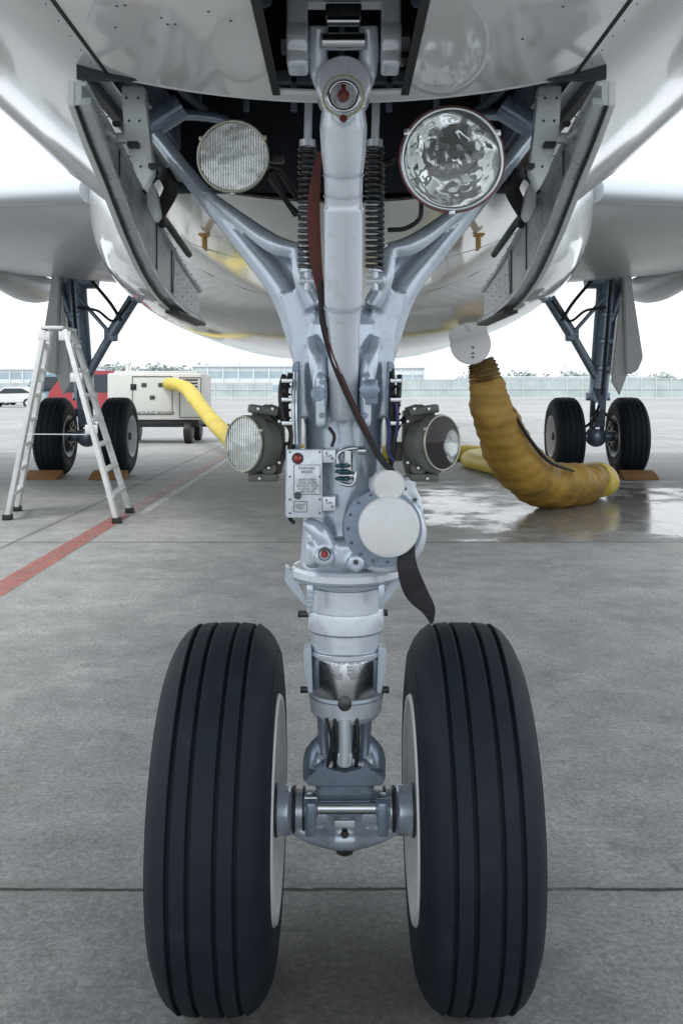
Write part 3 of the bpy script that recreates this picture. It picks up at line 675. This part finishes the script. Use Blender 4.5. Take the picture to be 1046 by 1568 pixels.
# ================================================================= MAIN LANDING GEAR
for s in (-1,1):
    root('main_landing_gear',(s*3.8,14.6,0)); y=14.6
    for cx in (3.33,4.27): wheel(s*cx,y,.585,.585,.42,.30,[-.12,-.045,.045,.12],gd=.012,gw=.008)
    bm=nb()
    cyl(bm,(s*3.2,y,.585),(s*4.4,y,.585),.075); cyl(bm,(s*3.8,y,.48),(s*3.83,y,1.2),.11)
    sph(bm,(s*3.8,y,.585),.16)
    cyl(bm,(s*3.83,y,1.15),(s*4.0,y,3.1),.14,.17); lathe(bm,(s*3.83,y,1.12),(0,0,1),[(0,.18),(.12,.18)],24)
    cyl(bm,(s*3.86,y-.05,1.35),(s*3.42,y-.1,2.1),.065); cyl(bm,(s*3.42,y-.1,2.1),(s*2.95,y-.1,2.85),.09)
    box(bm,(s*3.42,y-.1,2.1),(.2,.12,.2),bev=.03); cyl(bm,(s*3.45,y-.15,2.15),(s*3.98,y-.12,2.75),.03)
    cyl(bm,(s*4.0,y-.1,2.3),(s*4.25,y-.2,3.0),.05); cyl(bm,(s*3.65,y,2.95),(s*4.25,y,2.95),.16)
    prism(bm,[(s*3.72,y-.14,.72),(s*3.90,y-.14,.72),(s*3.85,y-.38,1.0),(s*3.77,y-.38,1.0)],(0,.05,.02),.01)
    prism(bm,[(s*3.72,y-.14,1.3),(s*3.92,y-.14,1.3),(s*3.85,y-.38,1.0),(s*3.77,y-.38,1.0)],(0,.05,.02),.01)
    for z in (1.6,2.0,2.4): box(bm,(s*(3.85+(z-1.2)*.09),y-.14,z),(.2,.08,.08),bev=.015)
    done(bm,'main_strut',GEAR2)
    bm=nb(); cyl(bm,(s*3.81,y,.7),(s*3.84,y,1.14),.115); done(bm,'main_oleo',CHROME)
    bm=nb()
    for x in (3.52,4.08): lathe(bm,(s*x,y,.585),(s,0,0),[(-.05,.2),(0,.23),(.05,.23),(.08,.2)],32)
    for x in (3.52,4.08):
        for i in range(8): a=i*math.pi/4; cyl(bm,(s*x-.07,y+.17*math.cos(a),.585+.17*math.sin(a)),(s*x+.07,y+.17*math.cos(a),.585+.17*math.sin(a)),.03,n=10)
    done(bm,'brake_assembly',DSTEEL)
    bm=nb()
    sweep(bm,[(s*3.7,y-.15,2.9),(s*3.4,y-.2,2.55),(s*3.25,y-.2,2.3)],.025); sweep(bm,[(s*3.98,y-.18,2.9),(s*3.9,y-.2,1.9),(s*3.84,y-.2,1.2),(s*3.7,y-.16,.8)],.022)
    sweep(bm,[(s*3.1,y-.2,2.6),(s*3.35,y-.2,2.3),(s*3.6,y-.2,2.45),(s*3.9,y-.2,2.5)],.02)
    sweep(bm,[(s*3.8,y-.3,1.0),(s*3.65,y-.3,.8),(s*3.52,y-.2,.7)],.02); sweep(bm,[(s*3.8,y-.3,1.0),(s*3.98,y-.3,.8),(s*4.08,y-.2,.7)],.02)
    done(bm,'main_gear_lines',BLACK)
    bm=nb(); prism(bm,[(s*4.12,y-.3,3.0),(s*4.22,y-.35,2.95),(s*4.42,y-.3,1.75),(s*4.34,y-.28,1.55),(s*4.18,y-.25,1.5)],(0,.9,0),.02)
    prism(bm,[(s*3.98,y-.2,1.4),(s*4.1,y-.2,1.2),(s*4.36,y-.2,1.9),(s*4.2,y-.2,2.9),(s*4.14,y-.2,2.9)],(0,.04,0),.01)
    done(bm,'main_gear_door',WINGM)

for cx in (-4.27,-3.33,4.27):
    bm=nb(); y=13.95; CUR=None
    prism(bm,[(cx-.26,y-.12,0.002),(cx-.26,y+.22,0.002),(cx-.26,y+.2,.12),(cx-.26,y,.07)],(.5,0,0),.008)
    done(bm,'wheel_chock',WOOD,top=True)

# ================================================================= STEP LADDER
root('step_ladder',(-2.7,9.7,0))
bm=nb()
def section(f1,f2,t1,t2,nr):
    f1,f2,t1,t2=map(Vector,(f1,f2,t1,t2))
    bar(bm,f1,t1,.085,.045,.003); bar(bm,f2,t2,.085,.045,.003)
    for i in range(1,nr+1):
        q=i/(nr+.6); bar(bm,f1.lerp(t1,q),f2.lerp(t2,q),.07,.035,.002)
section((-3.28,9.6,.02),(-3.42,10.3,.02),(-2.86,9.42,1.86),(-2.95,9.9,1.86),7)
section((-2.15,9.36,.02),(-2.20,10.15,.02),(-2.66,9.42,1.86),(-2.72,9.9,1.86),7)
box(bm,(-2.78,9.62,1.88),(.22,.5,.03),None,.005)
bar(bm,(-3.08,9.5,.85),(-2.38,9.4,.85),.02,.008,.001)
for p in ((-2.86,9.40,1.80),(-2.66,9.40,1.80),(-2.95,9.5,1.4),(-2.55,9.4,1.4),(-2.4,9.38,.9)): box(bm,p,(.12,.03,.09),None,.008)
done(bm,'ladder_frame',ALU)
bm=nb()
for p in ((-3.28,9.6,.03),(-3.42,10.3,.03),(-2.15,9.36,.03),(-2.20,10.15,.03)): box(bm,p,(.08,.10,.055),None,.006)
done(bm,'ladder_feet',BLACK)

# ================================================================= GROUND POWER UNIT
CREAM=mat('unit_cream',(.66,.67,.63),.45,0,.08,2,0,1,0,dirt=(.35,.33,.28),dirt_amt=.3,dirt_s=2)
root('ground_power_unit',(-4.4,24,0))
bm=nb(); box(bm,(-4.45,24.1,1.12),(2.25,1.7,1.12),None,.05); box(bm,(-4.45,24.1,1.70),(2.0,1.4,.06),None,.02)
cyl(bm,(-5.2,23.8,1.7),(-5.2,23.8,1.95),.06)
done(bm,'unit_body',CREAM)
bm=nb(); box(bm,(-4.45,24.1,.47),(2.1,1.6,.16),None,.02)
for x in (-5.2,-3.65):
    for yy in (23.35,24.85): lathe(bm,(x-.1,yy,.28),(1,0,0),[(0,.2),(.02,.28),(.18,.28),(.2,.2)],28)
box(bm,(-3.05,24.1,.4),(.8,.06,.06))
for i in range(5): box(bm,(-3.6,23.242,1.2+i*.08),(.36,.02,.03),None,.004)
box(bm,(-4.95,23.242,1.35),(.14,.02,.14),None,.004)
done(bm,'unit_chassis',BLACK)
bm=nb()
for x,z,w,h in ((-4.5,1.15,.95,.9),(-3.6,1.1,.5,.95)):
    for a,b,c,d in ((x-w/2,z,.015,h),(x+w/2,z,.015,h),(x,z-h/2,w,.015),(x,z+h/2,w,.015)): box(bm,(a,23.244,b),(c,.012,d),None,0)
for x,z in ((-4.7,1.4),(-4.3,1.4),(-4.5,1.1)): box(bm,(x,23.24,z),(.12,.02,.09),None,.004)
text("GROUND POWER",(-4.45,23.22,.72),.12); text("24",(-5.1,23.22,1.0),.2)
done(bm,'unit_panel_lines',DSTEEL)

# ================================================================= AIR DUCTS
def corr(t,a): return 1+.018*math.sin(t*160+math.sin(a*2)*2)+.035*math.sin(t*31+1+a)+.03*math.sin(t*67+2*a)+.035*math.sin(3*a+t*9)
CUR=None
bm=nb(); sweep(bm,[E(742,566,9.75),E(744,585,9.75),(1.50,9.8,1.1),(1.66,9.95,.75),(1.92,10.2,.42),(2.26,10.5,.25),(2.62,10.85,.22),(2.86,11.2,.22)],[.13,.17,.21,.25,.27,.27,.26,.23],n=36,sub=18,nrm=(0,1,0),flat=.85,rf=corr)
done(bm,'air_supply_duct',TAN,top=True,angle=60)
bm=nb(); sweep(bm,[(1.70,9.74,1.1),(1.86,9.78,.82),(2.12,9.98,.55),(2.46,10.35,.42)],[.012,.02,.02,.012],n=8,sub=10); done(bm,'duct_zip_flap',BLACK,top=True)
bm=nb()
sweep(bm,[E(735,553,9.75),E(740,566,9.75),E(743,584,9.75)],[.13,.15,.16],n=28,sub=12,rf=lambda t,a:1+.08*math.sin(t*45)); done(bm,'air_duct_collar',mat('duct_collar',(.16,.1,.03),.6,0,.4,12,.01,20),top=True)
bm=nb()
sweep(bm,[(2.84,11.15,.23),(3.04,11.6,.22),(2.9,12.4,.18),(2.4,14.2,.14),(2.15,16.2,.13),(2.6,17.2,.14),(1.9,17.6,.14),(.6,17.9,.14),(-.9,18.3,.14),(-1.9,18.6,.17),(-2.25,19.3,.35),(-2.9,20.8,.8),(-3.5,22.3,1.28),(-3.95,23.0,1.42),(-4.1,23.3,1.40)],[.24,.25,.20,.17,.17,.18,.18,.16,.16,.17,.18,.18,.18,.18,.18],n=24,sub=14,rf=corr,nrm=(0,0,1),flat=.8)
done(bm,'air_supply_duct',YEL,top=True,angle=60)

# ================================================================= GROUND
def ground_mat():
    m=bpy.data.materials.new('apron_concrete'); m.use_nodes=True; nt=m.node_tree; N=nt.nodes; L=nt.links; b=N['Principled BSDF']
    def mth(op,a,b_=None,c=None,clamp=False):
        q=N.new('ShaderNodeMath'); q.operation=op; q.use_clamp=clamp
        for i,v in enumerate((a,b_,c)):
            if v is None: continue
            if isinstance(v,(int,float)): q.inputs[i].default_value=v
            else: L.new(v,q.inputs[i])
        return q.outputs[0]
    def noise(s,d=5,r=.6,vec=None,dist=0):
        q=N.new('ShaderNodeTexNoise'); q.inputs['Scale'].default_value=s; q.inputs['Detail'].default_value=d; q.inputs['Roughness'].default_value=r; q.inputs['Distortion'].default_value=dist
        L.new(vec or geo.outputs['Position'],q.inputs['Vector']); return q.outputs[0]
    def rng(v,a,b_,c=0,d=1):
        q=N.new('ShaderNodeMapRange'); q.inputs[1].default_value=a; q.inputs[2].default_value=b_; q.inputs[3].default_value=c; q.inputs[4].default_value=d; L.new(v,q.inputs[0]); return q.outputs[0]
    def mix(f,a,c,mode='MIX'):
        q=N.new('ShaderNodeMixRGB'); q.blend_type=mode
        if isinstance(f,(int,float)): q.inputs[0].default_value=f
        else: L.new(f,q.inputs[0])
        for i,v in ((1,a),(2,c)):
            if isinstance(v,tuple): q.inputs[i].default_value=(*v,1)
            else: L.new(v,q.inputs[i])
        return q.outputs[0]
    geo=N.new('ShaderNodeNewGeometry'); sep=N.new('ShaderNodeSeparateXYZ'); L.new(geo.outputs['Position'],sep.inputs[0])
    X,Y=sep.outputs[0],sep.outputs[1]
    n1=noise(.45,4,.6); n2=noise(3.0,9,.78); n3=noise(60,5,.8); n4=noise(230,2,.6); n5=noise(11,7,.7,dist=1.2)
    col=mix(rng(n1,.35,.65),(.31,.315,.31),(.40,.405,.395))
    col=mix(rng(n2,.50,.66,0,.75),col,(.50,.50,.485))
    col=mix(rng(n2,.49,.36,0,.55),col,(.21,.21,.205))
    col=mix(rng(n5,.56,.68,0,.45),col,(.56,.56,.54))
    col=mix(rng(n5,.44,.34,0,.45),col,(.17,.17,.165))
    col=mix(1,col,mix(1,col,rng(n3,.32,.68,.55,1.4),'MULTIPLY'))
    col=mix(rng(n4,.60,.68,0,.75),col,(.10,.10,.095))
    # shade under the aircraft nose painted into the concrete, fading outwards
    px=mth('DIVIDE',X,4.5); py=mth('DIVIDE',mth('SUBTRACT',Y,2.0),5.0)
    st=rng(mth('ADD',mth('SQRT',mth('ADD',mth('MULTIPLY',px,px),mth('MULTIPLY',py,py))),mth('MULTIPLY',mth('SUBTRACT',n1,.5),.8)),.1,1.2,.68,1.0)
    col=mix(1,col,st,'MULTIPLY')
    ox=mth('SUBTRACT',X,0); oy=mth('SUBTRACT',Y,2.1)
    tyre_shade=rng(mth('ADD',mth('SQRT',mth('ADD',mth('MULTIPLY',ox,ox),mth('MULTIPLY',oy,oy))),mth('MULTIPLY',mth('SUBTRACT',n2,.5),.5)),.15,.6,.62,1.0)  # shadow under and between the nose tyres, darkened into the ground colour
    col=mix(1,col,tyre_shade,'MULTIPLY')
    wob=mth('MULTIPLY',mth('SUBTRACT',noise(9,5,.7),.5),.035)
    sy=mth('DIVIDE',mth('ADD',mth('SUBTRACT',Y,2.5-57),wob),5.7); sx=mth('DIVIDE',mth('ADD',mth('ADD',X,2.75+57),wob),5.7)
    wn=N.new('ShaderNodeTexWhiteNoise'); wn.noise_dimensions='2D'; cb=N.new('ShaderNodeCombineXYZ'); L.new(mth('FLOOR',sy),cb.inputs[1]); L.new(mth('FLOOR',sx),cb.inputs[0]); L.new(cb.outputs[0],wn.inputs['Vector'])
    col=mix(1,col,rng(wn.outputs[0],0,1,.90,1.05),'MULTIPLY')
    def joint(q,w):
        f=mth('FRACT',q); d=mth('MINIMUM',f,mth('SUBTRACT',1,f)); return rng(mth('MULTIPLY',d,5.7),w*.5,w*1.1,1,0)
    jw=mth('MAXIMUM',joint(sy,.009),joint(sx,.006)); jh=mth('MAXIMUM',joint(sy,.06),joint(sx,.05))
    jb=rng(noise(6,4,.7),.35,.5,.45,1)
    col=mix(mth('MULTIPLY',jh,.28),col,(.13,.13,.125)); col=mix(mth('MULTIPLY',mth('MULTIPLY',jw,.95),jb),col,(.018,.018,.018))
    # hairline cracks
    vo=N.new('ShaderNodeTexVoronoi'); vo.feature='DISTANCE_TO_EDGE'; vo.inputs['Scale'].default_value=.8
    va=N.new('ShaderNodeVectorMath'); va.operation='ADD'; nn=N.new('ShaderNodeTexNoise'); nn.inputs['Scale'].default_value=4; nn.inputs['Detail'].default_value=4; L.new(geo.outputs['Position'],nn.inputs['Vector'])
    L.new(geo.outputs['Position'],va.inputs[0]); L.new(nn.outputs['Color'],va.inputs[1]); L.new(va.outputs[0],vo.inputs['Vector'])
    cr=mth('MULTIPLY',rng(vo.outputs[0],.001,.004,1,0),rng(n1,.58,.64)); col=mix(mth('MULTIPLY',cr,.6),col,(.08,.08,.08))
    # puddle
    dx=mth('DIVIDE',mth('SUBTRACT',X,2.9),2.3); dy=mth('DIVIDE',mth('SUBTRACT',Y,10.4),2.3)
    dd=mth('SQRT',mth('ADD',mth('MULTIPLY',dx,dx),mth('MULTIPLY',dy,dy)))
    pn=noise(1.3,7,.68); q_=mth('ADD',dd,mth('MULTIPLY',mth('SUBTRACT',pn,.5),4.0))
    wet=mth('MULTIPLY',rng(q_,1.05,.70),rng(Y,8.2,8.28))
    damp=mth('MULTIPLY',rng(q_,1.75,1.1),rng(Y,8.18,8.25))
    col=mix(mth('MULTIPLY',damp,.6),col,(.11,.105,.095)); 
    L.new(col,b.inputs['Base Color'])
    ro=rng(n2,.3,.7,.62,.85); r1=mth('MULTIPLY',ro,rng(damp,0,1,1,.55))
    rm=N.new('ShaderNodeMix'); rm.data_type='FLOAT'; L.new(wet,rm.inputs[0]); L.new(r1,rm.inputs[2]); L.new(rng(n2,.3,.7,.08,.22),rm.inputs[3])
    L.new(rm.outputs[0],b.inputs['Roughness'])
    h=mth('SUBTRACT',mth('ADD',mth('MULTIPLY',n3,.35),mth('MULTIPLY',n4,.2)),mth('MULTIPLY',jw,1.2))
    h=mth('MULTIPLY',h,mth('SUBTRACT',1,mth('MULTIPLY',wet,.90)))
    bp=N.new('ShaderNodeBump'); bp.inputs['Distance'].default_value=.006; bp.inputs['Strength'].default_value=.8; L.new(h,bp.inputs['Height']); L.new(bp.outputs[0],b.inputs['Normal'])
    return m
bm=nb(); S=1500
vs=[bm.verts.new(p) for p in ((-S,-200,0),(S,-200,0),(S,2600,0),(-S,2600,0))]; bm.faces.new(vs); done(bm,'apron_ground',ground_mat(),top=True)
def paint(name,col,lo=.05,hi=.8):
    m=mat(name,col,.6,0,.2,4); nt=m.node_tree; N=nt.nodes; L=nt.links; b=N['Principled BSDF']
    g=N.new('ShaderNodeNewGeometry'); no=N.new('ShaderNodeTexNoise'); no.inputs['Scale'].default_value=18; no.inputs['Detail'].default_value=8; no.inputs['Roughness'].default_value=.8
    L.new(g.outputs['Position'],no.inputs['Vector']); r=N.new('ShaderNodeMapRange'); r.inputs[1].default_value=.36; r.inputs[2].default_value=.60; r.inputs[3].default_value=lo; r.inputs[4].default_value=hi
    L.new(no.outputs[0],r.inputs[0]); L.new(r.outputs[0],b.inputs['Alpha']); return m
def strip(name,pts,w,m):
    bm=nb(); a=Vector(pts[0]); b=Vector(pts[1]); d=(b-a).normalized(); n_=Vector((-d.y,d.x,0))*w/2
    bm.faces.new([bm.verts.new(q) for q in (a-n_,b-n_,b+n_,a+n_)]); done(bm,name,m,top=True)
strip('painted_line_red',((-2.16,3.0,.004),(-2.23,9.9,.004)),.18,paint('paint_red',(.52,.15,.12),.15,.8))
strip('painted_line_red',((-2.23,9.9,.004),(-2.27,19,.004)),.16,paint('paint_pale_red',(.62,.42,.40),.2,.7))
WP=paint('paint_white',(.70,.70,.68),.2,.9)
strip('painted_line_white',((-2.05,10.0,.004),(-2.14,30,.004)),.09,WP)
strip('painted_line_white',((-30,15.6,.004),(-2.6,13.4,.004)),.13,WP)
strip('painted_line_white',((2.2,13.5,.004),(30,13.2,.004)),.15,WP)
strip('painted_line_white',((-40,36,.004),(40,36,.004)),.3,WP)
strip('painted_line_white',((-60,27,.004),(60,22,.004)),.2,WP)

# ================================================================= BACKGROUND
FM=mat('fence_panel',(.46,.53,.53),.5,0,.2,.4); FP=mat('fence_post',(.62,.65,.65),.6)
root('perimeter_fence',(30,125,0))
bm=nb()
for i in range(70): box(bm,(8+i*1.9,125,1.4),(.10,.12,2.8),None,0)
for z in (.25,1.4,2.7): box(bm,(73,125.02,z),(132,.06,.08),None,0)
done(bm,'fence_posts',FP)
bm=nb(); box(bm,(73,125.1,1.45),(132,.03,2.3),None,0); done(bm,'fence_infill',FM)
root('perimeter_fence',(-60,125,0))
bm=nb()
for i in range(50): box(bm,(-10-i*2.2,128,1.2),(.10,.12,2.4),None,0)
for z in (.25,1.3,2.3): box(bm,(-64,128.02,z),(110,.06,.08),None,0)
done(bm,'fence_posts',FP)
bm=nb(); box(bm,(-64,128.1,1.2),(110,.03,1.9),None,0); done(bm,'fence_infill',FM)
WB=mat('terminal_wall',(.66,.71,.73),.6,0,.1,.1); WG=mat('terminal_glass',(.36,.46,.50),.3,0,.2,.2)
def building(x0,x1,y,h,name='terminal_building'):
    root(name,((x0+x1)/2,y,0)); bm=nb(); box(bm,((x0+x1)/2,y+8,h/2),(x1-x0,16,h),None,.05); box(bm,((x0+x1)/2,y+8,h+.2),(x1-x0+1,17,.4),None,.05)
    n=int((x1-x0)/3)
    for i in range(n+1): box(bm,(x0+(x1-x0)*i/n,y-.15,h/2),(.3,.3,h),None,0)
    done(bm,'walls_and_roof',WB)
    bm=nb(); z=1.6
    while z<h-.6: box(bm,((x0+x1)/2,y-.02,z),(x1-x0-.6,.1,1.5),None,0); z+=3.0
    done(bm,'window_bands',WG)
building(-32,-9,210,6.2); building(-9,22,260,7.0,'terminal_building'); building(38,95,300,5,'hangar_building'); building(-120,-60,230,6,'warehouse_building')
# distant trees
LEAF=mat('distant_foliage',(.36,.42,.40),.9,0,.4,.2)  # leaf colour lightened to carry the distance haze
bm=nb()
for i in range(190):
    if i<75: cx=random.uniform(-80,-28); cy=random.uniform(260,300)
    elif i<140: cx=random.uniform(45,150); cy=random.uniform(330,400)
    else: cx=random.uniform(-200,-90); cy=random.uniform(300,350)
    h=random.uniform(5,9); w=h*.6
    cyl(bm,(cx,cy,0),(cx,cy,h*.5),.25,.15,n=5)
    for j in range(90):
        v=Vector((random.gauss(0,1),random.gauss(0,1),random.gauss(0,1))).normalized()*random.uniform(.4,1)
        p=Vector((cx+v.x*w,cy+v.y*w,h*.6+v.z*h*.4)); a=[p+Vector((random.uniform(-1.1,1.1),random.uniform(-1,1),random.uniform(-.9,.9))) for _ in range(3)]
        bm.faces.new([bm.verts.new(q) for q in a])
CUR=None
done(bm,'distant_tree_line',LEAF,top=True,recalc=False)
# vehicles
CG=mat('car_glass',(.03,.04,.05),.08)
def car(x,y,col,L=4.4,h=1.5,name='parked_car',van=False,ang=0):
    r=root(name,(x,y,0)); W=1.75
    if van: body=[(0,.35),(0,1.0),(.15,1.15),(.75,h-.1),(1.1,h),(L-.1,h),(L,h-.2),(L,.35)]
    else: body=[(0,.35),(0,.75),(.15,.88),(1.1,1.0),(1.75,h-.04),(2.2,h),(3.2,h-.03),(L-.35,1.08),(L,.95),(L,.35)]
    bm=nb(); prism(bm,[(x-L/2+a,y-W/2,b) for a,b in body],(0,W,0),.06); done(bm,'body',mat('car_paint',col,.25,0,.05,coat=.5))
    bm=nb()
    if van: win=[(.85,1.15),(1.15,h-.18),(L-.3,h-.18),(L-.3,1.15)]
    else: win=[(1.3,1.0),(1.85,h-.12),(3.15,h-.12),(L-.6,1.05)]
    for yy in (y-W/2-.012,y+W/2-.008): prism(bm,[(x-L/2+a,yy,b) for a,b in win],(0,.02,0))
    done(bm,'windows',CG)
    bm=nb()
    for a in (.85,L-.85):
        for yy in (y-W/2-.03,y+W/2-.17): lathe(bm,(x-L/2+a,yy,.33),(0,1,0),[(0,.2),(.01,.33),(.19,.33),(.2,.2)],24)
    done(bm,'wheels',BLACK)
    bm=nb()
    for a in (.85,L-.85): lathe(bm,(x-L/2+a,y-W/2-.045,.33),(0,1,0),[(0,.08),(.02,.19)],16)
    box(bm,(x-L/2+.03,y-W/2+.25,.7),(.08,.3,.12),None,.02); box(bm,(x-L/2+L*.5,y-W/2-.01,.85),(.15,.02,.03),None,0)
    done(bm,'hubcaps_and_trim',ALU)
car(-24.2,72,(.7,.7,.7)); car(-11.9,48,(.34,.03,.04),L=4.6,h=2.2,van=True,name='parked_van'); car(-22.5,78,(.16,.3,.36),L=5.2,h=2.5,van=True,name='parked_van'); car(-29,74,(.12,.13,.15)); car(-18.4,70,(.1,.12,.2)); car(-26.5,82,(.55,.57,.6),h=1.6)

# ================================================================= WORLD + LIGHT + CAMERA
w=bpy.data.worlds.new('World'); scene.world=w; w.use_nodes=True; nt=w.node_tree; N=nt.nodes; L=nt.links
sky=N.new('ShaderNodeTexSky'); sky.sky_type='NISHITA'; sky.sun_disc=False; sky.sun_elevation=math.radians(55); sky.sun_rotation=math.radians(200); sky.dust_density=6; sky.air_density=1.5; sky.ozone_density=1
hs=N.new('ShaderNodeHueSaturation'); hs.inputs['Saturation'].default_value=.3; L.new(sky.outputs[0],hs.inputs['Color'])
mx=N.new('ShaderNodeMixRGB'); mx.inputs[0].default_value=.75; mx.inputs[2].default_value=(14.2,15.0,15.9,1); L.new(hs.outputs[0],mx.inputs[1])
bg=N['Background']; bg.inputs[1].default_value=.118; L.new(mx.outputs[0],bg.inputs[0])
sd=bpy.data.lights.new('sun','SUN'); sd.energy=1.4; sd.angle=math.radians(14); sd.color=(1,.98,.96)
so=bpy.data.objects.new('sun',sd); scene.collection.objects.link(so)
az=math.radians(200); el=math.radians(55); d=Vector((math.sin(az)*math.cos(el),math.cos(az)*math.cos(el),math.sin(el)))
so.rotation_euler=d.to_track_quat('Z','Y').to_euler(); so.location=(0,-5,30)
cam=bpy.data.cameras.new('camera'); co=bpy.data.objects.new('camera',cam); scene.collection.objects.link(co); scene.camera=co
co.location=(0,0,CZ); co.rotation_euler=(math.radians(90),0,0)
cam.sensor_fit='VERTICAL'; cam.sensor_height=36; cam.lens=F/1568*36; cam.shift_y=-187/1568; cam.clip_start=.05; cam.clip_end=5000
